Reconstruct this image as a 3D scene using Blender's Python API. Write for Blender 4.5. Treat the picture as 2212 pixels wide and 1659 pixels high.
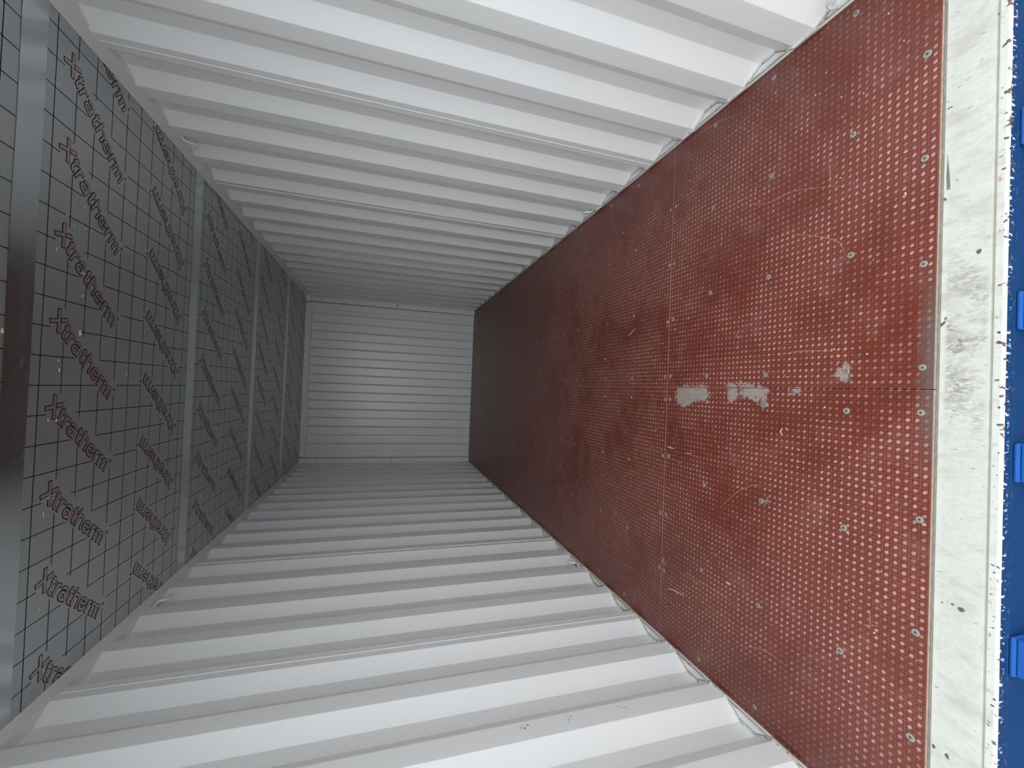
import bpy, bmesh, math, random
from mathutils import Matrix, Vector

random.seed(7)
for o in list(bpy.data.objects):
    bpy.data.objects.remove(o, do_unlink=True)
SC = bpy.context.scene
COL = SC.collection

# ------------------------------------------------------------------ camera
cam_d = bpy.data.cameras.new('camera')
cam_d.sensor_width = 36.0
cam_d.sensor_fit = 'HORIZONTAL'
cam_d.lens = 901.7 / 2212 * 36.0
cam_d.clip_start = 0.02
cam = bpy.data.objects.new('camera', cam_d)
COL.objects.link(cam)
_r = ((0.03880409, -0.29117137, -0.95588361),
      (-0.99913967, 0.00270363, -0.04138362),
      (0.01463408, 0.95666709, -0.29081595))
_m = Matrix((_r[0], [-c for c in _r[1]], [-c for c in _r[2]])).transposed().to_4x4()
_m.translation = (-0.038, -0.6814, 1.2929)
cam.matrix_world = _m
SC.camera = cam

# ------------------------------------------------------------------ sky and exposure
SKY_STRENGTH = 1.0
EXPOSURE = 1.50
world = bpy.data.worlds.new('overcast_sky')
SC.world = world
world.use_nodes = True
_bg = world.node_tree.nodes['Background']
_bg.inputs['Color'].default_value = (0.94, 0.975, 1.0, 1)
_bg.inputs['Strength'].default_value = SKY_STRENGTH
vs = SC.view_settings
vs.view_transform = 'Standard'
vs.look = 'None'
vs.exposure = EXPOSURE
vs.gamma = 1.0
vs.use_curve_mapping = False
SC.cycles.max_bounces = 14
SC.cycles.diffuse_bounces = 10
SC.cycles.glossy_bounces = 8

# ------------------------------------------------------------------ helpers: objects
def link(name, me, parent=None, mats=()):
    o = bpy.data.objects.new(name, me)
    COL.objects.link(o)
    if me is not None:
        for m in mats:
            me.materials.append(m)
    if parent is not None:
        o.parent = parent
    return o


def empty(name, loc=(0, 0, 0), parent=None):
    o = bpy.data.objects.new(name, None)
    o.empty_display_size = 0.1
    COL.objects.link(o)
    o.location = loc
    if parent is not None:
        o.parent = parent
    return o


def tag(o, label=None, cat=None, group=None, kind=None):
    if label: o['label'] = label
    if cat: o['category'] = cat
    if group: o['group'] = group
    if kind: o['kind'] = kind
    return o


def mesh(name, verts, faces, mat_idx=None, smooth=False):
    me = bpy.data.meshes.new(name)
    me.from_pydata([tuple(v) for v in verts], [], faces)
    if mat_idx:
        me.polygons.foreach_set('material_index', mat_idx)
    if smooth:
        me.polygons.foreach_set('use_smooth', [True] * len(me.polygons))
    bm = bmesh.new(); bm.from_mesh(me)
    bmesh.ops.recalc_face_normals(bm, faces=bm.faces)
    bm.to_mesh(me); bm.free()
    me.update()
    return me


def box_geo(x0, x1, y0, y1, z0, z1):
    v = [(x, y, z) for x in (x0, x1) for y in (y0, y1) for z in (z0, z1)]
    f = [(0, 1, 3, 2), (4, 6, 7, 5), (0, 4, 5, 1), (2, 3, 7, 6), (0, 2, 6, 4), (1, 5, 7, 3)]
    return v, f


class Geo:
    def __init__(self):
        self.v = []; self.f = []; self.m = []
    def add(self, v, f, mi=0):
        b = len(self.v)
        self.v += list(v)
        self.f += [tuple(i + b for i in q) for q in f]
        self.m += [mi] * len(f)
        return self
    def box(self, x0, x1, y0, y1, z0, z1, mi=0):
        return self.add(*box_geo(x0, x1, y0, y1, z0, z1), mi)
    def prism(self, prof, axis, a, b, mi=0):
        """closed 2D outline extruded along an axis ('x': (y,z), 'y': (x,z), 'z': (x,y))"""
        n = len(prof)
        def P(p, t):
            return {'x': (t, p[0], p[1]), 'y': (p[0], t, p[1]), 'z': (p[0], p[1], t)}[axis]
        v = [P(p, a) for p in prof] + [P(p, b) for p in prof]
        f = [(i, (i + 1) % n, n + (i + 1) % n, n + i) for i in range(n)]
        f += [tuple(range(n - 1, -1, -1)), tuple(range(n, 2 * n))]
        return self.add(v, f, mi)
    def sheet(self, a, b, z0, z1, mi=0):
        """bent sheet: inner outline a and outer outline b (same length, (x,y)), standing from z0 to z1"""
        n = len(a)
        v = [(p[0], p[1], z0) for p in a] + [(p[0], p[1], z1) for p in a] + [(p[0], p[1], z0) for p in b] + [(p[0], p[1], z1) for p in b]
        f = []
        for i in range(n - 1):
            f += [(i, i + 1, n + i + 1, n + i), (2 * n + i, 3 * n + i, 3 * n + i + 1, 2 * n + i + 1),
                  (i, 2 * n + i, 2 * n + i + 1, i + 1), (n + i, n + i + 1, 3 * n + i + 1, 3 * n + i)]
        for i in (0, n - 1):
            f.append((i, n + i, 3 * n + i, 2 * n + i))
        return self.add(v, f, mi)
    def tube(self, pts, r, n=10, mi=0, caps=True):
        pts = [Vector(p) for p in pts]
        rings = []
        up = Vector((0.31, 0.2, 0.93))
        for i, p in enumerate(pts):
            d = (pts[min(i + 1, len(pts) - 1)] - pts[max(i - 1, 0)]).normalized()
            a = d.cross(up)
            if a.length < 1e-4: a = d.cross(Vector((1, 0, 0)))
            a.normalize(); b = d.cross(a).normalized()
            rr = r[i] if isinstance(r, (list, tuple)) else r
            rings.append([p + a * math.cos(2 * math.pi * k / n) * rr + b * math.sin(2 * math.pi * k / n) * rr for k in range(n)])
        v = [q for ring in rings for q in ring]
        f = []
        for i in range(len(pts) - 1):
            for k in range(n):
                f.append((i * n + k, i * n + (k + 1) % n, (i + 1) * n + (k + 1) % n, (i + 1) * n + k))
        if caps:
            f.append(tuple(range(n - 1, -1, -1)))
            f.append(tuple(range((len(pts) - 1) * n, len(pts) * n)))
        return self.add(v, f, mi)
    def obj(self, name, parent=None, mats=(), smooth=False):
        return link(name, mesh(name, self.v, self.f, self.m, smooth), parent, mats)


def bevel(o, w, seg=2, angle=40):
    md = o.modifiers.new('bevel', 'BEVEL')
    md.width = w; md.segments = seg
    md.limit_method = 'ANGLE'; md.angle_limit = math.radians(angle)
    return o


# ------------------------------------------------------------------ helpers: materials
class NT:
    def __init__(self, name):
        self.mat = bpy.data.materials.new(name)
        self.mat.use_nodes = True
        self.t = self.mat.node_tree
        self.n = self.t.nodes
        self.bsdf = self.n['Principled BSDF']
    def node(self, typ, **kw):
        nd = self.n.new(typ)
        for k, v in kw.items():
            setattr(nd, k, v)
        return nd
    def put(self, sock, val):
        if isinstance(val, bpy.types.NodeSocket):
            self.t.links.new(val, sock)
        elif isinstance(val, (tuple, list)) and len(val) == 3 and sock.type == 'RGBA':
            sock.default_value = (*val, 1)
        else:
            sock.default_value = val
    def m(self, op, a, b=0.0, c=0.0, clamp=False):
        nd = self.node('ShaderNodeMath', operation=op, use_clamp=clamp)
        self.put(nd.inputs[0], a); self.put(nd.inputs[1], b)
        if op in ('MULTIPLY_ADD', 'SMOOTH_MIN', 'SMOOTH_MAX', 'COMPARE'): self.put(nd.inputs[2], c)
        return nd.outputs[0]
    def smooth(self, x, lo, hi):
        nd = self.node('ShaderNodeMapRange', interpolation_type='SMOOTHSTEP')
        self.put(nd.inputs['Value'], x)
        if lo <= hi:
            nd.inputs['From Min'].default_value = lo; nd.inputs['From Max'].default_value = hi
            nd.inputs['To Min'].default_value = 0; nd.inputs['To Max'].default_value = 1
        else:
            nd.inputs['From Min'].default_value = hi; nd.inputs['From Max'].default_value = lo
            nd.inputs['To Min'].default_value = 1; nd.inputs['To Max'].default_value = 0
        return nd.outputs['Result']
    def mix(self, f, a, b):
        nd = self.node('ShaderNodeMix', data_type='RGBA')
        self.put(nd.inputs[0], f); self.put(nd.inputs[6], a); self.put(nd.inputs[7], b)
        return nd.outputs[2]
    def pos(self):
        return self.node('ShaderNodeNewGeometry').outputs['Position']
    def xyz(self, v):
        nd = self.node('ShaderNodeSeparateXYZ'); self.put(nd.inputs[0], v)
        return nd.outputs
    def vec(self, x, y, z):
        nd = self.node('ShaderNodeCombineXYZ')
        self.put(nd.inputs[0], x); self.put(nd.inputs[1], y); self.put(nd.inputs[2], z)
        return nd.outputs[0]
    def scale(self, v, s):
        nd = self.node('ShaderNodeVectorMath', operation='MULTIPLY')
        self.put(nd.inputs[0], v); nd.inputs[1].default_value = s
        return nd.outputs[0]
    def noise(self, v, scale, detail=3.0, rough=0.55, dist=0.0):
        nd = self.node('ShaderNodeTexNoise')
        self.put(nd.inputs['Vector'], v)
        nd.inputs['Scale'].default_value = scale
        nd.inputs['Detail'].default_value = detail
        nd.inputs['Roughness'].default_value = rough
        nd.inputs['Distortion'].default_value = dist
        return nd.outputs[0]
    def white(self, v):
        nd = self.node('ShaderNodeTexWhiteNoise', noise_dimensions='2D')
        self.put(nd.inputs['Vector'], v)
        return nd.outputs['Value']
    def bump(self, h, strength=0.3, dist=0.001, normal=None):
        nd = self.node('ShaderNodeBump')
        nd.inputs['Strength'].default_value = strength
        nd.inputs['Distance'].default_value = dist
        self.put(nd.inputs['Height'], h)
        if normal is not None: self.put(nd.inputs['Normal'], normal)
        return nd.outputs[0]
    def out(self, color=None, rough=None, metal=None, normal=None, spec=None, coat=None):
        b = self.bsdf.inputs
        if color is not None: self.put(b['Base Color'], color)
        if rough is not None: self.put(b['Roughness'], rough)
        if metal is not None: self.put(b['Metallic'], metal)
        if normal is not None: self.put(b['Normal'], normal)
        if spec is not None: self.put(b['Specular IOR Level'], spec)
        if coat is not None: self.put(b['Coat Weight'], coat)
        return self.mat


def flat_mat(name, color, rough=0.5, metal=0.0, var=0.06, scale=30.0):
    t = NT(name)
    n = t.noise(t.pos(), scale, 3)
    f = t.m('MULTIPLY_ADD', n, 2 * var, 1 - var)
    c = t.node('ShaderNodeVectorMath', operation='SCALE')
    c.inputs[0].default_value = color
    t.put(c.inputs['Scale'], f)
    return t.out(c.outputs[0], rough, metal)


def make_white_paint():
    t = NT('white_wall_paint')
    p = t.pos()
    n1 = t.noise(t.scale(p, (1, 1, 0.35)), 2.2, 3)
    n2 = t.noise(p, 220, 2)
    o = t.xyz(p)
    # scuffs near the floor, where cargo rubs: pale smears with their own shape
    s = t.noise(t.scale(p, (1, 0.9, 3.2)), 9.0, 5, 0.7)
    low = t.smooth(o[2], 0.55, 0.1)
    scuff = t.m('MULTIPLY', t.smooth(s, 0.66, 0.74), low)
    dirt = t.noise(t.scale(p, (1, 1, 0.5)), 26.0, 4, 0.75)
    dirt = t.m('MULTIPLY', t.smooth(dirt, 0.71, 0.78), t.smooth(o[2], 1.2, 0.0))
    c = t.mix(n1, (0.765, 0.785, 0.79), (0.80, 0.815, 0.815))
    c = t.mix(t.m('MULTIPLY', scuff, 0.5), c, (0.86, 0.87, 0.86))
    c = t.mix(t.m('MULTIPLY', dirt, 0.45), c, (0.3, 0.3, 0.28))
    return t.out(c, 0.26, normal=t.bump(n2, 0.05, 0.0006), spec=0.6)


def make_floor_mat():
    t = NT('red_phenolic_wire_mesh_ply')
    p = t.pos()
    o = t.xyz(p)
    PITCH = 0.0197
    u = t.m('ADD', t.m('DIVIDE', o[0], PITCH), 200.33)
    v = t.m('ADD', t.m('DIVIDE', o[1], PITCH), 200.88)
    fu = t.m('SUBTRACT', t.m('FRACT', u), 0.5)
    fv = t.m('SUBTRACT', t.m('FRACT', v), 0.5)
    cell = t.vec(t.m('FLOOR', u), t.m('FLOOR', v), 0.0)
    rnd = t.white(cell)
    # studs, a little longer along one diagonal
    a = t.m('MULTIPLY', t.m('SUBTRACT', fu, fv), 0.7071)
    b = t.m('MULTIPLY', t.m('ADD', fu, fv), 0.7071)
    d = t.m('SQRT', t.m('ADD', t.m('POWER', t.m('DIVIDE', t.m('ABSOLUTE', a), 0.40), 2.0),
                        t.m('POWER', t.m('DIVIDE', t.m('ABSOLUTE', b), 0.32), 2.0)))
    stud = t.smooth(d, 1.05, 0.55)
    core = t.smooth(t.m('ADD', d, t.m('MULTIPLY_ADD', t.noise(p, 260, 2), 0.7, -0.35)), 0.86, 0.34)
    ring = t.m('MULTIPLY', t.smooth(d, 0.84, 0.95), t.smooth(d, 1.12, 1.0))
    eu = t.m('SUBTRACT', 0.5, t.m('ABSOLUTE', fu))
    ev = t.m('SUBTRACT', 0.5, t.m('ABSOLUTE', fv))
    lu = t.smooth(eu, 0.062, 0.02)
    lv = t.smooth(ev, 0.062, 0.02)
    line = t.m('MAXIMUM', lu, lv)
    # wear: strongest where people walk, weak along the walls
    big = t.noise(p, 2.3, 3, 0.6)
    mid = t.noise(p, 11.0, 4, 0.65)
    ax = t.m('ABSOLUTE', o[0])
    walk = t.smooth(ax, 1.18, 0.72)
    deep = t.smooth(o[1], 4.4, 1.6)
    w = t.m('MULTIPLY', t.m('ADD', t.smooth(big, 0.36, 0.62), t.m('MULTIPLY', t.smooth(mid, 0.4, 0.7), 0.5)),
            t.m('MULTIPLY', t.m('MULTIPLY_ADD', walk, 0.8, 0.2), t.m('MULTIPLY_ADD', deep, 0.75, 0.25)))
    wear = t.m('MULTIPLY_ADD', w, 0.88, 0.20, clamp=True)
    dotf = t.m('MULTIPLY', core, t.m('MULTIPLY', wear, t.m('MULTIPLY_ADD', rnd, 0.95, 0.45)), clamp=True)
    linef = t.m('MULTIPLY', line, t.m('MULTIPLY', wear, t.m('MULTIPLY_ADD', t.noise(p, 45, 2), 1.5, 0.0)), clamp=True)
    ringf = t.m('MULTIPLY', ring, t.m('MULTIPLY', wear, 0.35))
    base = t.mix(t.noise(p, 5.0, 4, 0.6), (0.104, 0.0185, 0.0105), (0.165, 0.034, 0.0195))
    c = t.mix(t.m('MULTIPLY', linef, 0.75), base, (0.34, 0.13, 0.10))
    c = t.mix(ringf, c, (0.36, 0.13, 0.105))
    c = t.mix(t.m('MULTIPLY', dotf, 0.85), c, (0.50, 0.315, 0.27))
    # scratches: fine stretched streaks in two directions
    s1 = t.noise(t.scale(p, (9.0, 240.0, 1)), 1.0, 2, 0.5, 0.4)
    s2 = t.noise(t.scale(p, (200.0, 12.0, 1)), 1.0, 2, 0.5, 0.4)
    sc = t.m('MULTIPLY', t.m('MAXIMUM', t.smooth(s1, 0.70, 0.76), t.smooth(s2, 0.72, 0.78)), t.smooth(mid, 0.42, 0.66))
    c = t.mix(t.m('MULTIPLY', sc, 0.42), c, (0.50, 0.25, 0.21))
    # dust haze
    hz = t.m('MULTIPLY', t.smooth(t.noise(p, 6.0, 5, 0.7), 0.52, 0.78), 0.30)
    c = t.mix(hz, c, (0.33, 0.19, 0.17))
    # dried grey cement smears, each with its own outline
    nx = t.m('MULTIPLY_ADD', t.noise(p, 42.0, 5, 0.75), 0.11, -0.055)
    ny = t.m('MULTIPLY_ADD', t.noise(t.scale(p, (1.3, 1, 1)), 61.0, 6, 0.8), 0.13, -0.065)
    px = t.m('ADD', o[0], nx); py = t.m('ADD', o[1], ny)
    smear = None
    for (cx, cy, rx, ry) in ((-0.035, 0.892, 0.052, 0.062), (-0.020, 0.80, 0.038, 0.062), (-0.014, 0.62, 0.036, 0.026),
                             (-0.012, 0.52, 0.030, 0.064), (-0.051, 0.4775, 0.016, 0.016), (0.052, 0.213, 0.026, 0.022),
                             (-0.002, 0.364, 0.014, 0.014), (0.016, 0.60, 0.005, 0.07), (-0.815, 1.0, 0.02, 0.007),
                             (-0.39, 0.46, 0.012, 0.005), (0.20, 0.60, 0.012, 0.005)):
        e = t.m('SQRT', t.m('ADD', t.m('POWER', t.m('ABSOLUTE', t.m('DIVIDE', t.m('SUBTRACT', px, cx), rx)), 2.0),
                            t.m('POWER', t.m('ABSOLUTE', t.m('DIVIDE', t.m('SUBTRACT', py, cy), ry)), 2.0)))
        k = t.smooth(e, 1.05, 0.85)
        smear = k if smear is None else t.m('MAXIMUM', smear, k)
    seam_cut = t.m('MULTIPLY', smear, t.m('MULTIPLY_ADD', t.smooth(t.noise(p, 160, 3), 0.34, 0.44), 0.75, 0.2))
    c = t.mix(t.m('MULTIPLY', seam_cut, 0.85), c, t.mix(t.noise(p, 300, 2), (0.27, 0.25, 0.225), (0.40, 0.375, 0.34)))
    # grime trodden in along the front edge, by the middle of the doorway
    g = t.m('MULTIPLY', t.smooth(t.m('ADD', o[1], t.m('MULTIPLY', nx, 0.6)), 0.045, 0.004),
            t.smooth(t.m('ABSOLUTE', t.m('SUBTRACT', o[0], 0.05)), 0.30, 0.08))
    c = t.mix(t.m('MULTIPLY', g, 0.75), c, (0.13, 0.115, 0.10))
    gr = t.node('ShaderNodeVectorMath', operation='SCALE'); t.put(gr.inputs[0], c)
    t.put(gr.inputs['Scale'], t.m('MULTIPLY_ADD', t.noise(p, 650, 2, 0.7), 0.7, 0.65))
    c = gr.outputs[0]
    h = t.m('ADD', t.m('MULTIPLY', stud, 1.0), t.m('MULTIPLY', line, -0.5))
    rough = t.m('MULTIPLY_ADD', dotf, 0.22, 0.30)
    rough = t.m('MULTIPLY_ADD', smear, 0.35, rough)
    rough = t.m('MULTIPLY_ADD', big, 0.14, rough)
    return t.out(c, rough, normal=t.bump(h, 0.22, 0.0006), spec=0.5)


def make_foil(name, col_a, col_b, rough, metal, wr_scale, wr_strength, dents=0.0):
    t = NT(name)
    p = t.pos()
    n = t.noise(p, wr_scale, 4, 0.6)
    n2 = t.noise(p, 5.0, 3)
    sp = t.noise(p, 420.0, 1)
    c = t.mix(n2, col_a, col_b)
    c = t.mix(t.m('MULTIPLY', sp, 0.25), c, tuple(k * 0.7 for k in col_a))
    h = n
    nrm = t.bump(h, wr_strength, 0.002)
    if dents:
        vo = t.node('ShaderNodeTexVoronoi'); t.put(vo.inputs['Vector'], p); vo.inputs['Scale'].default_value = 38.0
        dd = t.m('MULTIPLY', t.smooth(vo.outputs['Distance'], 0.0, 0.25), t.smooth(t.noise(p, 3.1, 2), 0.50, 0.62))
        nrm = t.bump(dd, dents, 0.0012, nrm)
    return t.out(c, t.m('MULTIPLY_ADD', n2, 0.10, rough), metal, nrm)


def make_sill_white():
    t = NT('scuffed_white_sill_paint')
    p = t.pos(); o = t.xyz(p)
    base = t.mix(t.noise(p, 9, 4), (0.52, 0.545, 0.485), (0.64, 0.665, 0.625))
    # grey scuffing, worst in the middle of the doorway
    q = t.scale(p, (1.0, 0.42, 1.0))
    fine = t.noise(q, 130, 4, 0.7, 0.6)
    patch = t.m('MULTIPLY', t.smooth(t.noise(p, 11, 3), 0.40, 0.62), t.smooth(t.m('ABSOLUTE', t.m('SUBTRACT', o[0], 0.11)), 0.30, 0.06))
    inner = t.m('MULTIPLY', t.smooth(o[1], -0.092, -0.082), t.smooth(o[1], -0.010, -0.018))
    k = t.m('MULTIPLY', t.m('MULTIPLY', t.smooth(fine, 0.38, 0.62), t.m('MULTIPLY_ADD', patch, 0.95, 0.16)), inner, clamp=True)
    c = t.mix(t.m('MULTIPLY', k, 0.8), base, (0.24, 0.215, 0.18))
    wide = t.m('MULTIPLY', t.smooth(t.noise(q, 24, 5, 0.65), 0.48, 0.72), 0.62)
    c = t.mix(wide, c, (0.42, 0.40, 0.35))
    ticks = t.smooth(t.noise(t.scale(p, (1.0, 0.3, 1.0)), 170, 2, 0.5), 0.70, 0.74)
    c = t.mix(t.m('MULTIPLY', ticks, 0.6), c, (0.16, 0.145, 0.12))
    # chips along the outer edge, some rusty
    edge = t.m('MULTIPLY', t.smooth(o[1], -0.098, -0.106), 1.0)
    chips = t.m('MULTIPLY', t.smooth(t.noise(t.scale(p, (1, 0.6, 1)), 95, 2, 0.5), 0.62, 0.66), edge)
    c = t.mix(chips, c, t.mix(t.smooth(t.noise(p, 40, 2), 0.5, 0.6), (0.085, 0.07, 0.075), (0.15, 0.07, 0.04)))
    rust = t.m('MULTIPLY', t.smooth(t.noise(p, 23, 3, 0.6), 0.68, 0.76), t.m('MULTIPLY', t.smooth(o[1], -0.080, -0.092), t.smooth(o[1], -0.112, -0.102)))
    c = t.mix(t.m('MULTIPLY', rust, 0.8), c, (0.36, 0.17, 0.06))
    # dirt line in the crease
    cr = t.m('MULTIPLY', t.smooth(o[1], -0.101, -0.0965), t.smooth(o[1], -0.088, -0.0915))
    c = t.mix(t.m('MULTIPLY', cr, t.m('MULTIPLY_ADD', t.noise(p, 30, 3), 0.6, 0.25)), c, (0.32, 0.30, 0.22))
    blob = t.smooth(t.noise(p, 34, 1, 0.3), 0.775, 0.79)
    c = t.mix(blob, c, (0.13, 0.115, 0.10))
    return t.out(c, 0.45, normal=t.bump(fine, 0.1, 0.0006))


def make_blue(name, ca, cb, chipped=True):
    t = NT(name)
    p = t.pos(); o = t.xyz(p)
    c = t.mix(t.noise(p, 14, 4), ca, cb)
    if chipped:
        low = t.smooth(o[2], 0.05, 0.0)
        k = t.m('MULTIPLY', t.m('MULTIPLY', t.smooth(t.noise(p, 60, 4, 0.7), 0.55, 0.68), t.smooth(o[2], -0.055, -0.034)), low)
        c = t.mix(t.m('MULTIPLY', k, 0.75), c, (0.13, 0.115, 0.115))
        wpt = t.m('MULTIPLY', t.smooth(t.noise(t.scale(p, (1, 1, 0.4)), 110, 2), 0.57, 0.62), t.m('MULTIPLY', low, t.smooth(o[2], -0.034, -0.022)))
        c = t.mix(wpt, c, (0.74, 0.76, 0.76))
    return t.out(c, 0.6, spec=0.12)


M = {}
M['white'] = make_white_paint()
M['floor'] = make_floor_mat()
M['ply'] = flat_mat('plywood_edge', (0.28, 0.245, 0.18), 0.8, 0, 0.6, 60)
M['foil'] = make_foil('foil_facing', (0.52, 0.56, 0.575), (0.60, 0.635, 0.65), 0.40, 0.88, 16.0, 0.06, 0.25)
M['tape'] = make_foil('aluminium_tape', (0.60, 0.65, 0.66), (0.70, 0.74, 0.75), 0.16, 0.97, 22.0, 0.16, 0.0)
M['ink'] = flat_mat('black_print', (0.008, 0.008, 0.009), 0.6, 0.0)
M['ink'].node_tree.nodes['Principled BSDF'].inputs['Specular IOR Level'].default_value = 0.15
M['logo_line'] = flat_mat('dark_red_print', (0.022, 0.005, 0.006), 0.6, 0.0)
M['logo_line'].node_tree.nodes['Principled BSDF'].inputs['Specular IOR Level'].default_value = 0.15
M['logo_fill'] = make_foil('tinted_foil_print', (0.50, 0.42, 0.42), (0.56, 0.475, 0.475), 0.42, 0.85, 16.0, 0.06)
M['sill'] = make_sill_white()
M['blue'] = make_blue('blue_container_paint', (0.004, 0.038, 0.128), (0.006, 0.046, 0.150))
M['blue_lug'] = make_blue('blue_keeper_paint', (0.012, 0.085, 0.33), (0.02, 0.11, 0.38), False)
M['rust'] = flat_mat('rusty_steel', (0.055, 0.028, 0.02), 0.85, 0, 0.5, 200)
M['steel'] = flat_mat('dull_screw_steel', (0.33, 0.31, 0.28), 0.55, 0.3, 0.3, 300)
M['dark'] = flat_mat('painted_recess_shade', (0.035, 0.034, 0.033), 0.8)  # shade of the screw slot and rim, put into the colour
M['wood'] = flat_mat('pale_splinter_wood', (0.62, 0.47, 0.33), 0.75, 0, 0.2, 200)
M['crumb'] = flat_mat('pale_crumb', (0.66, 0.58, 0.54), 0.8, 0, 0.3, 200)
M['scratch'] = flat_mat('scratched_resin', (0.44, 0.19, 0.155), 0.6, 0, 0.3, 120)
M['chip'] = flat_mat('torn_foil_white', (0.72, 0.72, 0.68), 0.6, 0, 0.2, 200)
M['ring'] = flat_mat('white_ring_paint', (0.76, 0.765, 0.75), 0.4, 0, 0.04, 80)
M['ground'] = flat_mat('yard_concrete', (0.26, 0.26, 0.255), 0.85, 0, 0.2, 3)


def make_sealant():
    t = NT('aged_sealant')
    p = t.pos()
    n = t.noise(p, 14, 4, 0.7)
    c = t.mix(t.smooth(n, 0.40, 0.60), (0.70, 0.70, 0.66), (0.52, 0.47, 0.36))
    d = t.smooth(t.noise(p, 55, 3, 0.7), 0.56, 0.64)
    c = t.mix(t.m('MULTIPLY', d, 0.75), c, (0.13, 0.11, 0.085))
    return t.out(c, 0.65)


M['sealant'] = make_sealant()
M['joint'] = flat_mat('dirty_joint_line', (0.17, 0.16, 0.14), 0.8, 0, 0.5, 40)

# ------------------------------------------------------------------ dimensions
WX = 1.166            # inner face of side corrugation = floor edge
DEP = 0.040           # corrugation depth of the side walls
L = 5.77              # floor length
PITCH = 0.278
Y0 = 0.597            # start of an inner flat
CEIL = 2.389
WALL_TOP = {1: 2.330, -1: 2.345}
RAIL_X = {1: 1.174, -1: 1.160}
LEDGE = 0.012
SEAMS = [0.0, 1.191, 2.303, 3.415, 4.527, L - 0.005]


def side_profile(ya, yb):
    """(y, depth) points of the side corrugation between ya and yb"""
    def dep(y):
        t = (y - Y0) % PITCH
        if t < 0.076: return 0.0
        if t < 0.144: return (t - 0.076) / 0.068
        if t < 0.210: return 1.0
        return 1 - (t - 0.210) / 0.068
    ys = [ya, yb]
    k = math.floor((ya - Y0) / PITCH) - 1
    while Y0 + k * PITCH < yb + PITCH:
        for b in (0, 0.076, 0.144, 0.210):
            y = Y0 + k * PITCH + b
            if ya + 1e-4 < y < yb - 1e-4: ys.append(y)
        k += 1
    ys.sort()
    return [(y, dep(y) * DEP) for y in ys]


# ------------------------------------------------------------------ ground outside
g = Geo().box(-14, 14, -16, 14, -0.36, -0.165).obj('ground', None, [M['ground']])
tag(g, 'grey concrete yard outside the open container', 'ground', kind='structure')

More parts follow.
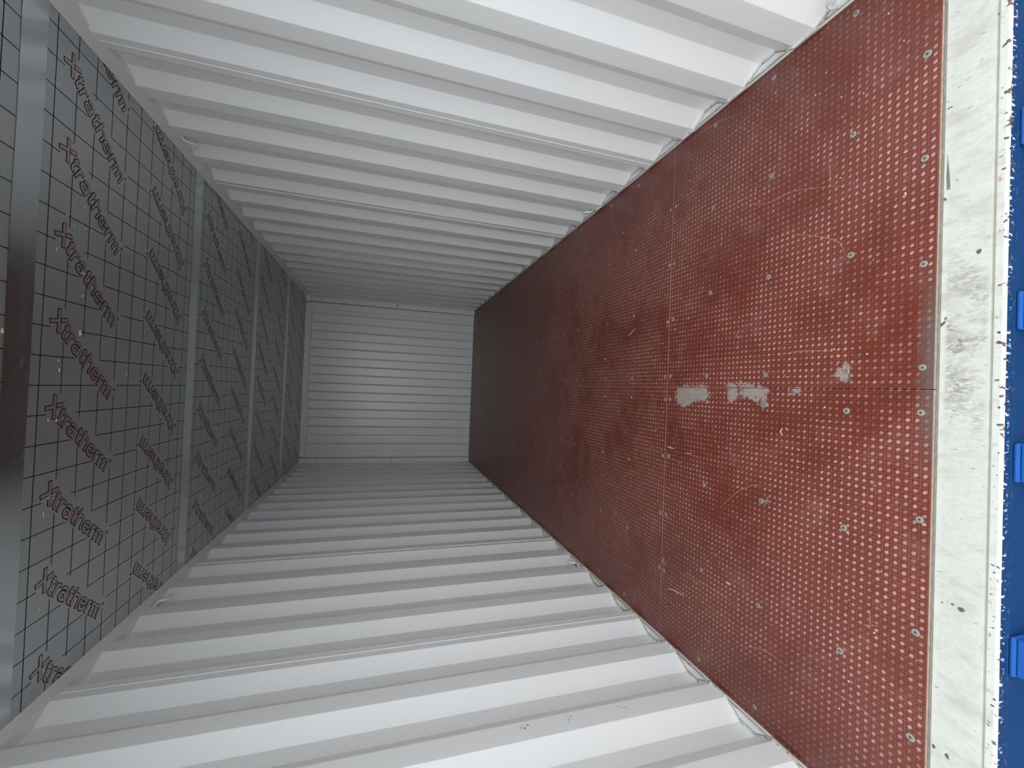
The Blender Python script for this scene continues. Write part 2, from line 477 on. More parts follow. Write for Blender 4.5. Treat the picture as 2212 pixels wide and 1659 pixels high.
# ------------------------------------------------------------------ side walls
SIDE = {1: 'right', -1: 'left'}
for s in (1, -1):
    wall = empty('wall_' + SIDE[s], (s * WX, 0, 0))
    tag(wall, 'white corrugated steel wall on the %s of the doorway' % SIDE[s], 'wall', kind='structure')
    for i in range(len(SEAMS) - 1):
        prof = side_profile(SEAMS[i], SEAMS[i + 1])
        off = 0.0 if i % 2 == 0 else 0.0012
        inn = [(s * (d + off), y) for y, d in prof]
        outl = [(s * (d + off + 0.003), y) for y, d in prof]
        sh = Geo().sheet(inn, outl, LEDGE - 0.003, WALL_TOP[s] + 0.006).obj('corrugated_sheet', wall, [M['white']])
        bevel(sh, 0.004, 2, 15)
        if i:
            y = SEAMS[i]
            pr = [(s * 0.0025, y - 0.004), (s * -0.0012, y - 0.0022), (s * -0.0020, y), (s * -0.0012, y + 0.0022), (s * 0.0025, y + 0.004)]
            Geo().prism(pr, 'z', LEDGE + 0.002, WALL_TOP[s] + 0.003).obj('weld_seam', wall, [M['ring']])
    # dirty bead where the sheet is welded to the bottom rail
    prof = side_profile(0.0, L - 0.005)
    v = []; f = []
    for y, d in prof:
        v += [(s * (d - 0.007), y, LEDGE + 0.0006), (s * (d - 0.004), y, LEDGE + 0.0036), (s * (d + 0.001), y, LEDGE + 0.0052), (s * (d + 0.001), y, LEDGE - 0.001)]
    n = len(prof)
    for i in range(n - 1):
        for k in range(3):
            f.append((i * 4 + k, i * 4 + k + 1, (i + 1) * 4 + k + 1, (i + 1) * 4 + k))
        f.append((i * 4 + 3, i * 4, (i + 1) * 4, (i + 1) * 4 + 3))
    f += [(0, 1, 2, 3), ((n - 1) * 4 + 3, (n - 1) * 4 + 2, (n - 1) * 4 + 1, (n - 1) * 4)]
    link('bottom_bead', mesh('bottom_bead', v, f), wall, [M['sealant']])
    # thin dark crack line just inside the bead
    v = []; f = []
    for y, d in prof:
        v += [(s * (d - 0.0098), y, LEDGE + 0.0004), (s * (d - 0.0078), y, LEDGE + 0.0007), (s * (d - 0.0070), y, LEDGE - 0.0005)]
    for i in range(n - 1):
        for k in range(3):
            f.append((i * 3 + k, i * 3 + (k + 1) % 3, (i + 1) * 3 + (k + 1) % 3, (i + 1) * 3 + k))
    link('dirt_line', mesh('dirt_line', v, f), wall, [M['joint']])

    # bottom rail with its ledge
    rail = Geo().box(s * (WX + 0.0005), s * (WX + 0.075), 0.0, L + 0.04, -0.16, LEDGE, 0)
    rail.prism([(s * (WX + 0.0005), LEDGE - 0.002), (s * (WX + 0.0005), LEDGE + 0.006), (s * (WX + 0.004), LEDGE + 0.0045), (s * (WX + 0.008), LEDGE - 0.001)], 'y', 0.0, L, 1)
    r = rail.obj('trim_%d' % (1 if s > 0 else 2), None, [M['white'], M['sealant']])
    tag(r, 'white bottom rail ledge along the foot of the %s wall' % SIDE[s], 'rail', kind='structure')
    # top rail
    rx = RAIL_X[s]
    zr = WALL_TOP[s] + 0.003
    tr = Geo().prism([(s * (rx + 0.0035), zr), (s * (rx + 0.07), zr), (s * (rx + 0.07), 2.46), (s * (rx + 0.0035), 2.46)], 'y', 0.0, L + 0.04)
    r = bevel(tr.obj('trim_%d' % (3 if s > 0 else 4), None, [M['white']]), 0.003)
    tag(r, 'white top rail between the %s wall and the foil ceiling' % SIDE[s], 'rail', kind='structure')
    # pressed angle strip that holds the boards, hanging a little below the rail
    Geo().box(s * rx, s * (rx + 0.0034), 0.0, L - 0.02, WALL_TOP[s], 2.43).obj('angle_strip', r, [M['white']])
    # sealed bright edge strip between rail and foil
    pts = []
    for k in range(117):
        y = 0.0 + k * 0.0488
        pts.append((s * (rx - 0.0005), y, CEIL - 0.001 + random.uniform(-0.0007, 0.0007)))
    bead = Geo().tube(pts, 0.0048, 6).obj('sealant_bead', r, [M['ring']], True)

# ------------------------------------------------------------------ back wall
BY = 5.765
back = empty('wall_back', (0, BY, 0))
tag(back, 'white corrugated steel end wall at the far end', 'wall', kind='structure')
BD = 0.045
xs = [0.9475 - 0.12333 * k for k in range(16)]
prof = [(1.245, 0.045), (1.0965, 0.045), (1.096, 0.0), (1.0112, 0.0), (1.0105, 0.014), (1.0065, 0.014), (1.0058, 0.0)]
state = 0
for k, x in enumerate(xs):
    h = 0.010
    a, b = (0.0, BD) if state == 0 else (BD, 0.0)
    prof += [(x + h, a), (x - h, b)]
    state = 1 - state
prof += [(-x, d) for x, d in ((1.0058, 0.0), (1.0065, 0.014), (1.0105, 0.014), (1.0112, 0.0), (1.096, 0.0), (1.0965, 0.045), (1.245, 0.045))]
inn = prof
outl = [(x, d + 0.003) for x, d in prof]
sh = Geo().sheet(inn, outl, -0.01, 2.335).obj('corrugated_sheet', back, [M['white']])
for s in (1, -1):
    # weld strip of the panel edge and corner post plate
    o = bevel(Geo().box(s * 1.107, s * 1.225, -0.030, 0.006, -0.008, 2.335).obj('corner_post_plate', back, [M['white']]), 0.003)
    o = Geo().box(s * 1.2255, s * 1.262, -0.032, 0.062, -0.16, 2.461).obj('leak_closing_post', back, [M['white']])  # unseen post added to block light leaking in at the side
    o = bevel(Geo().box(s * 1.092, s * 1.245, -0.070, 0.06, 2.328, 2.461).obj('corner_block', back, [M['white']]), 0.004)
o = bevel(Geo().box(-1.078, 1.078, -0.060, 0.06, 2.318, 2.46).obj('header_beam', back, [M['white']]), 0.004)
o = Geo().box(-1.245, 1.245, 0.049, 0.062, 2.28, 2.461).obj('leak_closing_plate', back, [M['white']])  # unseen plate added to stop light leaking in behind the header
o = Geo().box(-1.20, 1.20, -0.004, 0.05, -0.16, -0.012).obj('bottom_beam', back, [M['white']])

# ------------------------------------------------------------------ floor of six phenolic boards with screws
floor = empty('floor', (0, 0, 0))
tag(floor, 'red mesh-faced plywood floor of six screwed boards', 'floor', kind='structure')
TH = 0.028


def screw_mesh():
    g = Geo()
    n = 14
    rings = [(0.0, 0.0010), (0.0028, 0.0010), (0.0062, 0.0014), (0.0082, 0.0012), (0.0092, 0.0002), (0.0100, 0.0001)]
    v = [(0, 0, rings[0][1])]
    for r, z in rings[1:]:
        v += [(r * math.cos(2 * math.pi * k / n), r * math.sin(2 * math.pi * k / n), z) for k in range(n)]
    f = []; mi = []
    for k in range(n):
        f.append((0, 1 + k, 1 + (k + 1) % n)); mi.append(0)
    for j in range(len(rings) - 2):
        for k in range(n):
            a = 1 + j * n
            f.append((a + k, a + (k + 1) % n, a + n + (k + 1) % n, a + n + k)); mi.append(1 if j >= 3 else 0)
    g.add(v, f); g.m = mi
    # cross recess, not cut in: its shade is a flat dark cross
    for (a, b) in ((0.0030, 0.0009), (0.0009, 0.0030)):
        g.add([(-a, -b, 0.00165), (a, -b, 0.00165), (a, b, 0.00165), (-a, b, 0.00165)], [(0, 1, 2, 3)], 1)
    return mesh('screw', g.v, g.f, g.m)


SCREW = screw_mesh()
SCREW.materials.append(M['steel']); SCREW.materials.append(M['dark'])
XC = 0.004
row_y = [0.0, 1.0145, 3.454, L]
END_X = (0.055, 0.325, 0.598, 0.862)
MID_X = (0.056, 0.398, 0.760, 1.122)
screw_rows = {0: [('e', 0.026), ('m', 0.204), ('m', 0.477), ('m', 0.758), ('e', 0.992)],
              1: [('e', 1.033), ('m', 1.316), ('m', 1.603), ('m', 2.010), ('m', 2.244), ('m', 2.538), ('m', 2.83), ('m', 3.12), ('e', 3.435)],
              2: [('e', 3.473), ('m', 3.76), ('m', 4.05), ('m', 4.33), ('m', 4.62), ('m', 4.90), ('m', 5.19), ('e', 5.74)]}
PANELS = {}
for j in range(3):
    for s in (1, -1):
        x0, x1 = (XC + 0.0009, WX - 0.001) if s > 0 else (-WX + 0.001, XC - 0.0009)
        y0, y1 = row_y[j] + (0.0009 if j else 0), row_y[j + 1] - 0.0009
        pn = empty('floor_panel', ((x0 + x1) / 2, (y0 + y1) / 2, 0), floor)
        ox, oy = pn.location.x, pn.location.y
        me = Geo().box(x0 - ox, x1 - ox, y0 - oy, y1 - oy, -TH, -0.0012, 1).box(x0 - ox, x1 - ox, y0 - oy, y1 - oy, -0.0012, 0.0, 0)
        b = bevel(me.obj('board', pn, [M['floor'], M['ply']]), 0.0007, 1)
        PANELS[(j, s)] = pn
        for kind, y in screw_rows[j]:
            for x in (END_X if kind == 'e' else MID_X):
                o = bpy.data.objects.new('screw', SCREW)
                COL.objects.link(o); o.parent = pn
                o.location = (s * x + random.uniform(-.006, .006) - ox, y + random.uniform(-.004, .004) - oy, 0.0)
                o.rotation_euler = (0, 0, random.uniform(0, 1.5))
                k = random.uniform(0.85, 1.08); o.scale = (k, k, 1)

# dirty joint lines: pale worn board edges beside the seams
def strip(pts, w, z, name, parent, mat, taper=False):
    pts = [Vector((p[0], p[1], 0)) for p in pts]
    v = []; f = []
    n = len(pts)
    for i, p in enumerate(pts):
        d = (pts[min(i + 1, n - 1)] - pts[max(i - 1, 0)]).normalized()
        q = Vector((-d.y, d.x, 0))
        ww = w * (math.sin(math.pi * (i + 0.35) / (n - 0.3)) * 0.9 + 0.1 if taper else 1.0)
        v += [(p.x + q.x * ww / 2, p.y + q.y * ww / 2, z), (p.x - q.x * ww / 2, p.y - q.y * ww / 2, z)]
    for i in range(n - 1):
        f.append((i * 2, i * 2 + 1, i * 2 + 3, i * 2 + 2))
    me = bpy.data.meshes.new(name); me.from_pydata(v, [], f); me.update()
    o = link(name, me, None, [mat])
    if parent is not None:
        o.parent = parent
        o.location = -Vector(parent.location)
    return o


def curve_pts(ctrl, n=18, jit=0.0):
    P = [Vector((c[0], c[1], 0)) for c in ctrl]
    P = [P[0] * 2 - P[1]] + P + [P[-1] * 2 - P[-2]]
    out = []
    for i in range(1, len(P) - 2):
        for k in range(n):
            t = k / n
            a, b, c, d = P[i - 1], P[i], P[i + 1], P[i + 2]
            q = 0.5 * ((2 * b) + (c - a) * t + (2 * a - 5 * b + 4 * c - d) * t * t + (3 * b - a - 3 * c + d) * t ** 3)
            out.append((q.x + random.uniform(-jit, jit), q.y + random.uniform(-jit, jit)))
    out.append((P[-2].x, P[-2].y))
    return out


SCR = [([(-1.006, 1.888), (-0.988, 1.692), (-0.979, 1.416), (-0.96, 1.233), (-0.95, 1.016)], (1, -1)),
       ([(-0.817, 0.997), (-0.818, 0.851), (-0.806, 0.69), (-0.816, 0.574), (-0.84, 0.491)], (0, -1)),
       ([(0.717, 0.61), (0.672, 0.486), (0.668, 0.38), (0.602, 0.191)], (0, 1)),
       ([(0.541, 0.427), (0.491, 0.311), (0.449, 0.239), (0.395, 0.211)], (0, 1)),
       ([(0.114, 0.431), (0.125, 0.371), (0.124, 0.301), (0.116, 0.244)], (0, 1)),
       ([(-0.482, 0.676), (-0.396, 0.59), (-0.347, 0.508), (-0.341, 0.433)], (0, -1)),
       ([(0.74, 0.275), (0.679, 0.269), (0.634, 0.265)], (0, 1)),
       ([(-0.651, 0.146), (-0.632, 0.103)], (0, -1)),
       ([(-0.597, 0.127), (-0.659, 0.125)], (0, -1)),
       ([(1.140, 0.946), (1.125, 0.758), (1.083, 0.624)], (0, 1)),
       ([(-0.947, 0.547), (-0.905, 0.451), (-0.905, 0.364)], (0, -1)),
       ([(-0.89, 0.244), (-0.878, 0.143), (-0.893, 0.097)], (0, -1))]
for ctrl, key in SCR:
    strip(curve_pts(ctrl, 14, 0.0008), 0.0021, 0.00035, 'scratch', PANELS[key], M['scratch'], True)
# pale worn arris along the cross joint and the middle joint
for key, a, b in (((0, 1), (0.02, 1.0125), (1.15, 1.0125)), ((0, -1), (-1.15, 1.0125), (-0.01, 1.0125)),
                  ((1, 1), (XC + 0.0022, 1.03), (XC + 0.0022, 3.44)), ((0, 1), (XC + 0.0022, 0.60), (XC + 0.0022, 1.0))):
    n = 60
    pts = [(a[0] + (b[0] - a[0]) * k / n + random.uniform(-1, 1) * (0.0004 if abs(b[1] - a[1]) > 0.1 else 0),
            a[1] + (b[1] - a[1]) * k / n + random.uniform(-1, 1) * (0.0005 if abs(b[0] - a[0]) > 0.1 else 0)) for k in range(n + 1)]
    strip(pts, 0.0022, 0.00025, 'worn_edge', PANELS[key], M['scratch'])

# ------------------------------------------------------------------ ceiling of foil-faced insulation boards
ceiling = empty('ceiling', (0, 0, CEIL))
tag(ceiling, 'ceiling of foil-faced insulation boards printed with a grid and red lettering', 'ceiling', kind='structure')
BSTART = [-0.195, 1.005, 2.210, 3.412, 4.612, L - 0.01]
SHIFT = [0.11, 0.0, -0.072, -0.157, 0.072]
BL = 0.432
BDIR = Vector((-0.642, 0.767)); UDIR = Vector((0.767, 0.642))


def logo_strokes():
    S = []
    def arc(cx, cy, rx, ry, a0, a1, n=16):
        return [(cx + rx * math.cos(math.radians(a0 + (a1 - a0) * k / n)), cy + ry * math.sin(math.radians(a0 + (a1 - a0) * k / n))) for k in range(n + 1)]
    def t_(x):
        S.append([(x + 14, 59), (x + 14, 17)] + arc(x + 24, 17, 10, 11, 180, 275, 6) + [(x + 29, 6)])
        S.append([(x + 3, 44), (x + 29, 44)])
    def r_(x):
        S.append([(x + 6, 1), (x + 6, 47)])
        S.append([(x + 6, 26)] + arc(x + 22, 27, 15, 16, 165, 95, 6) + [(x + 28, 43)])
    # X with a long falling stroke
    S.append([(4, 66), (58, 1)])
    S.append([(2, 3), (28, 33)])
    S.append([(36, 42), (56, 64)])
    t_(62)
    r_(100)
    S.append(arc(158, 29, 18, 15, 155, 0, 11) + [(176, 1)])
    S.append(arc(157, 16, 16, 12, 0, 360, 22))
    t_(187)
    S.append([(230, 1), (230, 64)])
    S.append([(230, 26)] + arc(248, 27, 18, 17, 170, 0, 12) + [(266, 1)])
    S.append([(286, 25), (314, 25)])
    S.append(arc(300, 24, 20, 19, -2, 318, 26))
    r_(331)
    S.append([(371, 1), (371, 47)])
    S.append([(371, 28)] + arc(385, 29, 14, 15, 170, 0, 9) + [(399, 1)])
    S.append([(399, 28)] + arc(413, 29, 14, 15, 170, 0, 9) + [(427, 1)])
    return S


def ribbon(g, pts, w, z, mi, ext):
    """one mitred band along a polyline (no overlap within the stroke)"""
    P = [Vector(pts[0])]
    for p in pts[1:]:
        if (Vector(p) - P[-1]).length > 0.8: P.append(Vector(p))
    closed = (P[0] - P[-1]).length < 1.5 and len(P) > 5
    if closed: P = P[:-1]
    n = len(P)
    if not closed:
        d0 = (P[0] - P[1]).normalized(); d1 = (P[-1] - P[-2]).normalized()
        P[0] = P[0] + d0 * ext; P[-1] = P[-1] + d1 * ext
    v = []
    for i in range(n):
        if closed: a, b = P[i - 1], P[(i + 1) % n]
        else: a, b = P[max(i - 1, 0)], P[min(i + 1, n - 1)]
        d1 = (P[i] - a).normalized() if (P[i] - a).length > 1e-6 else (b - P[i]).normalized()
        d2 = (b - P[i]).normalized() if (b - P[i]).length > 1e-6 else d1
        d = (d1 + d2).normalized()
        k = 1 / max(0.6, d.dot(d1))
        q = Vector((-d.y, d.x)) * w * k
        v += [(P[i].x + q.x, P[i].y + q.y, z), (P[i].x - q.x, P[i].y - q.y, z)]
    f = [(2 * i, 2 * i + 1, 2 * i + 3, 2 * i + 2) for i in range(n - 1)]
    if closed: f.append((2 * n - 2, 2 * n - 1, 1, 0))
    g.add(v, f, mi)


def logo_mesh():
    g = Geo()
    for i, st in enumerate(logo_strokes()):
        ribbon(g, st, 8.9 if i < 3 else 7.7, -0.02 * i, 0, 2.4)
    for i, st in enumerate(logo_strokes()):
        ribbon(g, st, 6.0 if i < 3 else 4.7, -0.6 - 0.02 * i, 1, -0.6)
    # round trade mark sign
    for r, z, mi in ((6.5, 0.0, 0), (4.4, -0.6, 1)):
        g.add([(440 + r * math.cos(2 * math.pi * k / 14), 58 + r * math.sin(2 * math.pi * k / 14), z) for k in range(14)], [tuple(range(14))], mi)
    g.add([(438.4, 60.8, -0.8), (441.4, 60.8, -0.8), (442.2, 59.0, -0.8), (440.4, 57.8, -0.8), (442.4, 55.2, -0.8), (441.0, 55.2, -0.8), (439.6, 57.6, -0.8), (439.6, 55.2, -0.8), (438.4, 55.2, -0.8)], [tuple(range(9))], 0)
    me = bpy.data.meshes.new('printed_lettering')
    v = []
    for x, y, z in g.v:
        p = BDIR * x * 0.001 + UDIR * y * 0.001
        v.append((p.x, p.y, z * 0.001))
    me.from_pydata(v, [], g.f)
    me.polygons.foreach_set('material_index', g.m)
    me.update()
    bm = bmesh.new(); bm.from_mesh(me)
    bm.normal_update()
    bmesh.ops.reverse_faces(bm, faces=[q for q in bm.faces if q.normal.z > 0])
    bm.to_mesh(me); bm.free()
    me.materials.append(M['logo_line']); me.materials.append(M['logo_fill'])
    me.update()
    return me


LOGO = logo_mesh()


def in_logo(px, py, ox, oy, flip):
    d = Vector((px - ox, py - oy)) * (-1 if flip else 1)
    a = d.dot(BDIR); b = d.dot(UDIR)
    return -0.012 < a < 0.452 and -0.010 < b < 0.078


rnd = random.Random(3)
for i in range(5):
    ya, yb = BSTART[i], BSTART[i + 1]
    bd = empty('insulation_board', (0, (ya + yb) / 2, 0), ceiling)
    cy = bd.location.y
    nm = Geo().box(-1.158, 1.172, ya + 0.001 - cy, yb - 0.001 - cy, 0.0, 0.05).obj('foil_facing', bd, [M['foil']])
    sh = SHIFT[i]
    base = BSTART[1] + (i - 1) * 1.2025
    logos = []
    for k in range(-6, 7):
        for row in (0, 1):
            if row == 0:
                ox, oy, fl = 0.436 + sh + 0.3 * k, base + 0.121, False
            else:
                ox, oy, fl = -0.001 + sh + 0.3 * k, base + 1.068, True
            cxm = ox + (-1 if fl else 1) * BDIR.x * 0.216
            if abs(cxm) > 1.30 or not (ya + 0.05 < oy < yb - 0.02): continue
            logos.append((ox, oy, fl))
            o = bpy.data.objects.new('printed_lettering', LOGO)
            COL.objects.link(o); o.parent = bd
            o.location = (ox, oy - cy, -0.0004)
            o.rotation_euler = (0, 0, math.pi if fl else 0)
    # black printed grid, 100 mm squares, interrupted around the lettering
    g = Geo()
    hw = 0.0015
    lines = []
    x = 0.017 + sh - 1.4
    while x < 1.172:
        if x > -1.158: lines.append(('y', x))
        x += 0.1
    y = base + 0.092 - 0.2
    while y < yb:
        if y > ya: lines.append(('x', y))
        y += 0.1
    step = 0.01
    for ax, c in lines:
        a, b = (ya, yb) if ax == 'y' else (-1.157, 1.171)
        n = int((b - a) / step); run = None
        for k in range(n + 1):
            t = a + (b - a) * k / n
            px, py = (c, t) if ax == 'y' else (t, c)
            blocked = any(in_logo(px, py, *lg) for lg in logos)
            if not blocked and run is None: run = t
            if (blocked or k == n) and run is not None:
                if ax == 'y': q = [(c - hw, run - cy), (c + hw, run - cy), (c + hw, t - cy), (c - hw, t - cy)]
                else: q = [(run, c - hw - cy), (t, c - hw - cy), (t, c + hw - cy), (run, c + hw - cy)]
                g.add([(p[0], p[1], -0.0004) for p in q], [(0, 1, 2, 3)])
                run = None
    me = bpy.data.meshes.new('printed_grid'); me.from_pydata(g.v, [], g.f); me.update()
    link('printed_grid', me, bd, [M['ink']])
    # torn and dented spots in the facing
    SPOTS = {1: [(.582, 1.267, 5, 7), (.517, 1.182, 5, 6), (.498, 1.218, 5, 6), (.503, 1.278, 5, 5), (.336, 1.274, 4, 14), (.251, 1.28, 7, 7), (.115, 1.276, 16, 10),
                 (.005, 1.178, 6, 4), (-.03, 1.183, 10, 5), (.004, 1.58, 6, 3), (-.033, 1.583, 14, 4), (-.203, 1.145, 9, 4), (-.206, 1.183, 9, 7), (-.626, 1.584, 7, 3),
                 (-.471, 1.164, 6, 4), (-.525, 1.147, 12, 4), (-.844, 1.149, 9, 4), (.575, 1.596, 3, 3), (.44, 1.572, 4, 4), (.382, 1.142, 12, 2)],
             2: [(-.092, 2.80, 9, 4), (.35, 2.72, 4, 4), (.2, 2.6, 3, 3)], 0: [(.079, .948, 12, 8)]}
    for (sx, sy, rx_, ry_) in SPOTS.get(i, []):
        n = 11
        v = []
        for k in range(n):
            a = 2 * math.pi * k / n; q = rnd.uniform(0.45, 1.1) * 0.001
            v.append((sx + rx_ * q * math.cos(a), sy - cy + ry_ * q * math.sin(a), -0.0009))
        me = bpy.data.meshes.new('foil_tear')
        v2 = [(sx, sy - cy, -0.0022)] + v
        me.from_pydata(v2, [], [(0, 1 + k, 1 + (k + 1) % n) for k in range(n)]); me.update()
        link('foil_tear', me, bd, [M['chip']])

# aluminium tape over the board joints, with a few creases
for i in range(1, 5):
    yc = BSTART[i]
    nx, ny = 150, 9
    v = []; f = []
    rr = random.Random(20 + i)
    creases = [(rr.uniform(-1.1, 1.1), rr.uniform(-0.6, 0.6), rr.uniform(0.0006, 0.0014)) for _ in range(16)]
    for a in range(nx + 1):
        x = -1.157 + (2.328) * a / nx
        for b in range(ny + 1):
            t = b / ny - 0.5
            y = yc + t * 0.101 + 0.0012 * math.sin(x * 9 + i) + (rr.uniform(-0.0006, 0.0006) if b in (0, ny) else 0)
            z = -0.0010 - 0.0004 * math.exp(-((t) / 0.05) ** 2)
            for cx_, sl, h in creases:
                dd = (x - cx_) - sl * t * 0.1
                z -= h * math.exp(-(dd / 0.0035) ** 2) * (0.5 + 0.5 * math.cos(t * 5 + cx_ * 9))
            v.append((x, y, z))
    for a in range(nx):
        for b in range(ny):
            p = a * (ny + 1) + b
            f.append((p, p + 1, p + ny + 2, p + ny + 1))
    me = bpy.data.meshes.new('foil_tape'); me.from_pydata(v, [], f)
    me.polygons.foreach_set('use_smooth', [True] * len(f)); me.update()
    o = link('foil_tape', me, ceiling, [M['tape']])

# ------------------------------------------------------------------ roof and door frame above and beside the camera
o = Geo().box(-1.24, 1.24, -0.02, L + 0.06, 2.462, 2.475).obj('trim_5', None, [M['white']])
tag(o, 'steel roof sheet above the insulation boards', 'roof', kind='structure')
for s in (1, -1):
    o = Geo().box(s * 1.180, s * 1.255, -0.125, -0.001, -0.16, 2.46, 1).box(s * 1.172, s * 1.180, -0.121, -0.001, -0.012, 2.46, 0).obj('trim_%d' % (6 if s > 0 else 7), None, [M['white'], M['blue']])
    tag(o, 'door post of the open container on the %s' % SIDE[s], 'post', kind='structure')
o = Geo().box(-1.17, 1.17, -0.125, -0.002, 2.308, 2.46, 1).box(-1.17, 1.17, -0.121, -0.002, 2.30, 2.308, 0).obj('trim_8', None, [M['white'], M['blue']])
tag(o, 'door header of the open container', 'header', kind='structure')

# ------------------------------------------------------------------ door sill
sill = empty('door_sill', (0, -0.06, -0.16))
tag(sill, 'scuffed white steel door sill with a chipped blue front face', 'door sill')
SZ = -0.0135
top = [(-0.0005, SZ - 0.02), (-0.0005, SZ), (-0.090, SZ), (-0.0925, SZ - 0.0018), (-0.0955, SZ - 0.0018), (-0.0975, SZ + 0.0006), (-0.111, SZ + 0.0004), (-0.1145, SZ - 0.0012), (-0.1165, SZ - 0.0045), (-0.1165, SZ - 0.02)]
o = Geo().prism([(y + 0.06, z + 0.16) for y, z in top], 'x', -1.168, 1.168).obj('top_plate', sill, [M['sill']])
fr = [(-0.112, SZ - 0.0048), (-0.1172, SZ - 0.0048), (-0.1178, SZ - 0.0075), (-0.1178, -0.0385), (-0.1150, -0.0400), (-0.1150, -0.0415), (-0.1185, -0.0430), (-0.1185, -0.158), (-0.06, -0.158), (-0.06, SZ - 0.03)]
o = Geo().prism([(y + 0.06, z + 0.16) for y, z in fr], 'x', -1.168, 1.168).obj('front_face', sill, [M['blue']])
# floor gap gasket between boards and sill
o = Geo().prism([(0.0565, 0.16 + SZ - 0.002), (0.0565, 0.16 + SZ + 0.0035), (0.0592, 0.16 + SZ + 0.005), (0.0592, 0.16 + SZ - 0.002)], 'x', -1.165, 1.165).obj('gasket', sill, [M['joint']])
# dark scuffed groove near the right end of the sill
v = [(0.585, 0.0505, 0.16 + SZ + 0.0004), (0.530, 0.0455, 0.16 + SZ + 0.0004), (0.505, 0.0440, 0.16 + SZ + 0.0004), (0.497, 0.0445, 0.16 + SZ + 0.0004), (0.497, 0.0505, 0.16 + SZ + 0.0004), (0.53, 0.0520, 0.16 + SZ + 0.0004)]
me = bpy.data.meshes.new('scrape'); me.from_pydata(v, [], [tuple(range(len(v)))]); me.update()
link('scrape', me, sill, [M['joint']])

# ------------------------------------------------------------------ blue lock keepers on the sill front
def keeper(x, label):
    t = empty('lock_keeper', (x, -0.1185, -0.05))
    tag(t, label, 'lock keeper', 'blue lock keepers on the front of the door sill')
    w = 0.043
    b = Geo()
    b.box(-w, w, -0.010, -0.0004, -0.085, 0.006)
    bevel(b.obj('base_plate', t, [M['blue_lug']]), 0.004, 2)
    h = Geo()
    h.prism([(-w + 0.002, -0.0105), (w - 0.002, -0.0105), (w - 0.006, -0.034), (-w + 0.006, -0.034)], 'z', -0.012, 0.0015)
    bevel(h.obj('top_shelf', t, [M['blue_lug']]), 0.003, 2)
    for s in (1, -1):
        c = Geo()
        c.prism([(s * (w - 0.003), -0.0105), (s * (w - 0.007), -0.040), (s * (w - 0.019), -0.040), (s * (w - 0.028), -0.0105)], 'z', -0.080, -0.0125)
        bevel(c.obj('side_cheek', t, [M['blue_lug']]), 0.002, 2)
    r = Geo()
    n = 10
    r.prism([(0.008 * math.cos(2 * math.pi * k / n), -0.030 + 0.009 * math.sin(2 * math.pi * k / n)) for k in range(n)], 'y', -0.0135, -0.0101)
    r.obj('rust_patch', t, [M['rust']])
    return t


keeper(0.598, 'blue lock keeper farthest right on the door sill')
keeper(0.183, 'blue lock keeper just right of the sill middle')
keeper(-0.155, 'blue lock keeper just left of the sill middle')
keeper(-0.580, 'blue lock keeper farthest left on the door sill')

# ------------------------------------------------------------------ lashing rings welded to the rails
def ring_mesh(s, top):
    """bent rod loop; s = wall side, top = hangs from the top rail (else stands on the ledge)"""
    g = Geo()
    k = -1 if top else 1
    pts = []
    def P(y, inward, z): pts.append((-s * inward, y, k * z))
    e = -0.006 if top else -0.003
    P(-0.030, -0.024, e); P(-0.031, -0.016, 0.004); P(-0.031, -0.004, 0.012); P(-0.030, 0.004, 0.018); P(-0.028, 0.006, 0.030)
    for a in range(0, 181, 18):
        P(-0.027 * math.cos(math.radians(a)), 0.007, 0.036 + 0.024 * math.sin(math.radians(a)))
    P(0.028, 0.006, 0.030); P(0.030, 0.004, 0.018); P(0.031, -0.004, 0.012); P(0.031, -0.016, 0.004); P(0.030, -0.024, e)
    g.tube(pts, 0.0058, 10)
    return mesh('ring_rod', g.v, g.f, g.m, True)


def weld_mesh():
    g = Geo()
    n = 10
    rings = [(0.0105, 0.0), (0.0100, 0.002), (0.0078, 0.0045), (0.004, 0.006)]
    v = []
    for r, z in rings:
        v += [(r * math.cos(2 * math.pi * q / n), r * math.sin(2 * math.pi * q / n), z) for q in range(n)]
    f = [(j * n + q, j * n + (q + 1) % n, (j + 1) * n + (q + 1) % n, (j + 1) * n + q) for j in range(len(rings) - 1) for q in range(n)]
    f += [tuple(range(n - 1, -1, -1)), tuple(range((len(rings) - 1) * n, len(rings) * n))]
    return mesh('weld_blob', v, f, None, True)


WELD = weld_mesh(); WELD.materials.append(M['ring'])
RINGS = [(1, True, 1.828, 'white lashing ring under the right top rail, nearest the doorway'),
         (1, True, 3.765, 'white lashing ring halfway along the right top rail'),
         (1, True, 5.63, 'white lashing ring at the far end of the right top rail'),
         (-1, True, 1.852, 'white lashing ring under the left top rail, nearest the doorway'),
         (-1, True, 3.80, 'white lashing ring halfway along the left top rail'),
         (-1, True, 5.63, 'white lashing ring at the far end of the left top rail'),
         (1, False, 0.222, 'dirty white lashing ring on the right floor ledge, nearest the doorway'),
         (1, False, 1.845, 'white lashing ring on the right floor ledge before the middle'),
         (1, False, 3.785, 'white lashing ring on the right floor ledge past the middle'),
         (1, False, 5.63, 'white lashing ring on the right floor ledge against the far corner'),
         (-1, False, 1.872, 'white lashing ring on the left floor ledge, nearest the doorway'),
         (-1, False, 3.795, 'white lashing ring on the left floor ledge past the middle'),
         (-1, False, 5.63, 'white lashing ring on the left floor ledge against the far corner')]
RM = {}
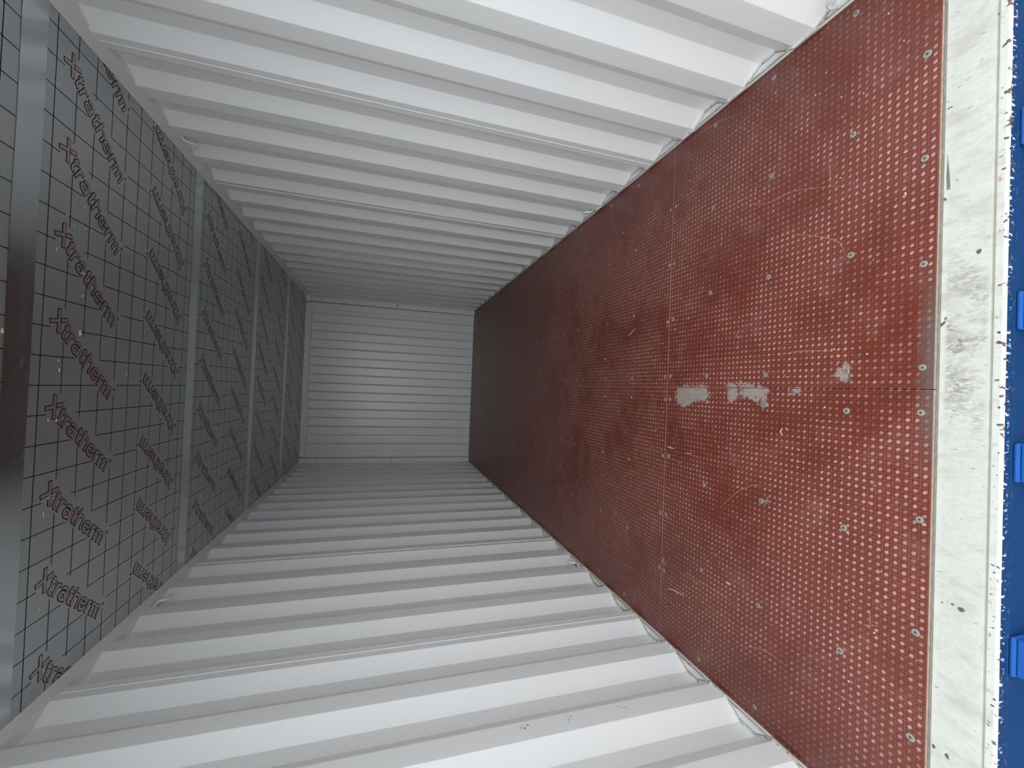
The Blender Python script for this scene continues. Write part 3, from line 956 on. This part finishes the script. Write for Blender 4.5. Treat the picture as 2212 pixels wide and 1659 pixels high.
for s, top, y, lab in RINGS:
    if (s, top) not in RM:
        RM[(s, top)] = ring_mesh(s, top); RM[(s, top)].materials.append(M['ring'])
    # set in the nearest recess of the corrugation
    yc = Y0 + 0.177 + PITCH * round((y - Y0 - 0.177) / PITCH)
    yy = max(min(y, yc + 0.03), yc - 0.04)
    z = WALL_TOP[s] if top else LEDGE
    t = empty('lashing_ring', (s * (WX - 0.004 if top else WX + 0.004), yy, z))
    tag(t, lab, 'lashing ring', 'white lashing rings along the container rails')
    link('ring_rod', RM[(s, top)], t)
    for q in (1, -1):
        w = link('weld_blob', WELD, t)
        w.location = (s * 0.022, q * 0.0305, 0.0028 if top else 0.0)
        if top: w.rotation_euler = (math.pi, 0, 0)

# lashing bars across the far corner posts
for s in (1, -1):
    for z, h in ((2.178, 'top'), (1.165, 'middle'), (0.133, 'bottom')):
        t = empty('lashing_bar', (s * 1.172, BY - 0.030, z))
        tag(t, 'short white lashing bar on the far %s corner post, %s one' % (SIDE[s], h), 'lashing bar', 'white lashing bars on the far corner posts')
        g = Geo()
        g.tube([(s * -0.046, 0.002, 0), (s * -0.045, -0.018, 0), (s * -0.037, -0.030, 0), (s * 0.034, -0.030, 0)], 0.0085, 8)
        g.obj('bar_rod', t, [M['ring']], True)
        w = link('weld_blob', WELD, t); w.location = (s * -0.046, 0.0, 0); w.rotation_euler = (math.pi / 2, 0, 0)

# ------------------------------------------------------------------ marks on the left wall
wl = bpy.data.objects['wall_left']
rm = random.Random(5)
for (y, z, ry, rz) in ((1.472, 0.190, 0.014, 0.030), (1.458, 0.158, 0.010, 0.018), (1.466, 0.115, 0.008, 0.012)):
    n = 14
    v = [(0.0012, y, z)] + [(0.0004, y + ry * rm.uniform(.6, 1.1) * math.cos(2 * math.pi * k / n), z + rz * rm.uniform(.6, 1.1) * math.sin(2 * math.pi * k / n)) for k in range(n)]
    me = bpy.data.meshes.new('paint_smear'); me.from_pydata(v, [], [(0, 1 + k, 1 + (k + 1) % n) for k in range(n)]); me.update()
    link('paint_smear', me, wl, [M['chip']])
for (y, z) in ((0.652, 0.429), (0.645, 0.632), (0.648, 0.802), (0.655, 0.775)):
    g = Geo()
    for _ in range(6):
        a = (0.0006, y + rm.uniform(-.012, .012), z + rm.uniform(-.014, .014))
        b = (0.0006, a[1] + rm.uniform(-.008, .008), a[2] + rm.uniform(-.010, .010))
        g.tube([a, b], 0.0006, 4)
    g.obj('pencil_mark', wl, [M['joint']])

# ------------------------------------------------------------------ litter on the floor
def splinter(ctrl, w, label, z=0.0006):
    pts = curve_pts(ctrl, 6, 0.0006)
    n = len(pts)
    c = Vector((sum(p[0] for p in pts) / n, sum(p[1] for p in pts) / n, 0))
    g = Geo()
    g.tube([(p[0] - c.x, p[1] - c.y, w * 0.5 + 0.0015 * math.sin(i / n * 3.1)) for i, p in enumerate(pts)],
           [w * (0.25 + 0.75 * math.sin(math.pi * (i + 0.4) / n)) for i in range(n)], 5)
    o = g.obj('wood_splinter', None, [M['wood']])
    o.location = (c.x, c.y, z)
    tag(o, label, 'splinter', 'pale wood splinters on the red floor')
    return o


splinter([(-0.931, 0.963), (-0.916, 0.923), (-0.910, 0.853)], 0.0022, 'long curved pale wood splinter near the left wall by the cross joint')
splinter([(-0.2775, 0.999), (-0.279, 0.948)], 0.0028, 'short pale wood splinter lying across the joint, left of the middle')
splinter([(-0.289, 0.876), (-0.284, 0.83)], 0.0018, 'thin pale wood splinter beside the shorter one left of the middle')
splinter([(-0.130, 0.405), (-0.143, 0.409), (-0.155, 0.403)], 0.0016, 'tiny curled pale wood shaving in the near left board')
splinter([(-0.744, 0.622), (-0.747, 0.604)], 0.0034, 'stubby cream wood chip in the near left board')
splinter([(0.325, 1.30), (0.30, 1.34), (0.292, 1.36)], 0.0018, 'thin wood splinter just beyond the joint, right of the middle')
splinter([(0.18, 1.62), (0.165, 1.60)], 0.0022, 'small wood splinter farther in, right of the middle')

g = Geo()
rr = random.Random(11)
for _ in range(150):
    x = rr.uniform(-1.1, 1.1); y = abs(rr.gauss(0.3, 0.9)) + 0.02
    if y > 5: continue
    r = rr.uniform(0.0012, 0.0032)
    n = 5
    a0 = rr.uniform(0, 6)
    v = [(x + r * rr.uniform(.6, 1.2) * math.cos(a0 + 2 * math.pi * k / n), y + r * rr.uniform(.6, 1.2) * math.sin(a0 + 2 * math.pi * k / n), 0.0004) for k in range(n)]
    v.append((x, y, r * rr.uniform(0.5, 0.9) + 0.0004))
    g.add(v, [(k, (k + 1) % n, n) for k in range(n)] + [tuple(range(n - 1, -1, -1))])
o = g.obj('floor_crumbs', None, [M['crumb']])
tag(o, 'tiny pale crumbs scattered over the red floor', 'crumbs', kind='stuff')
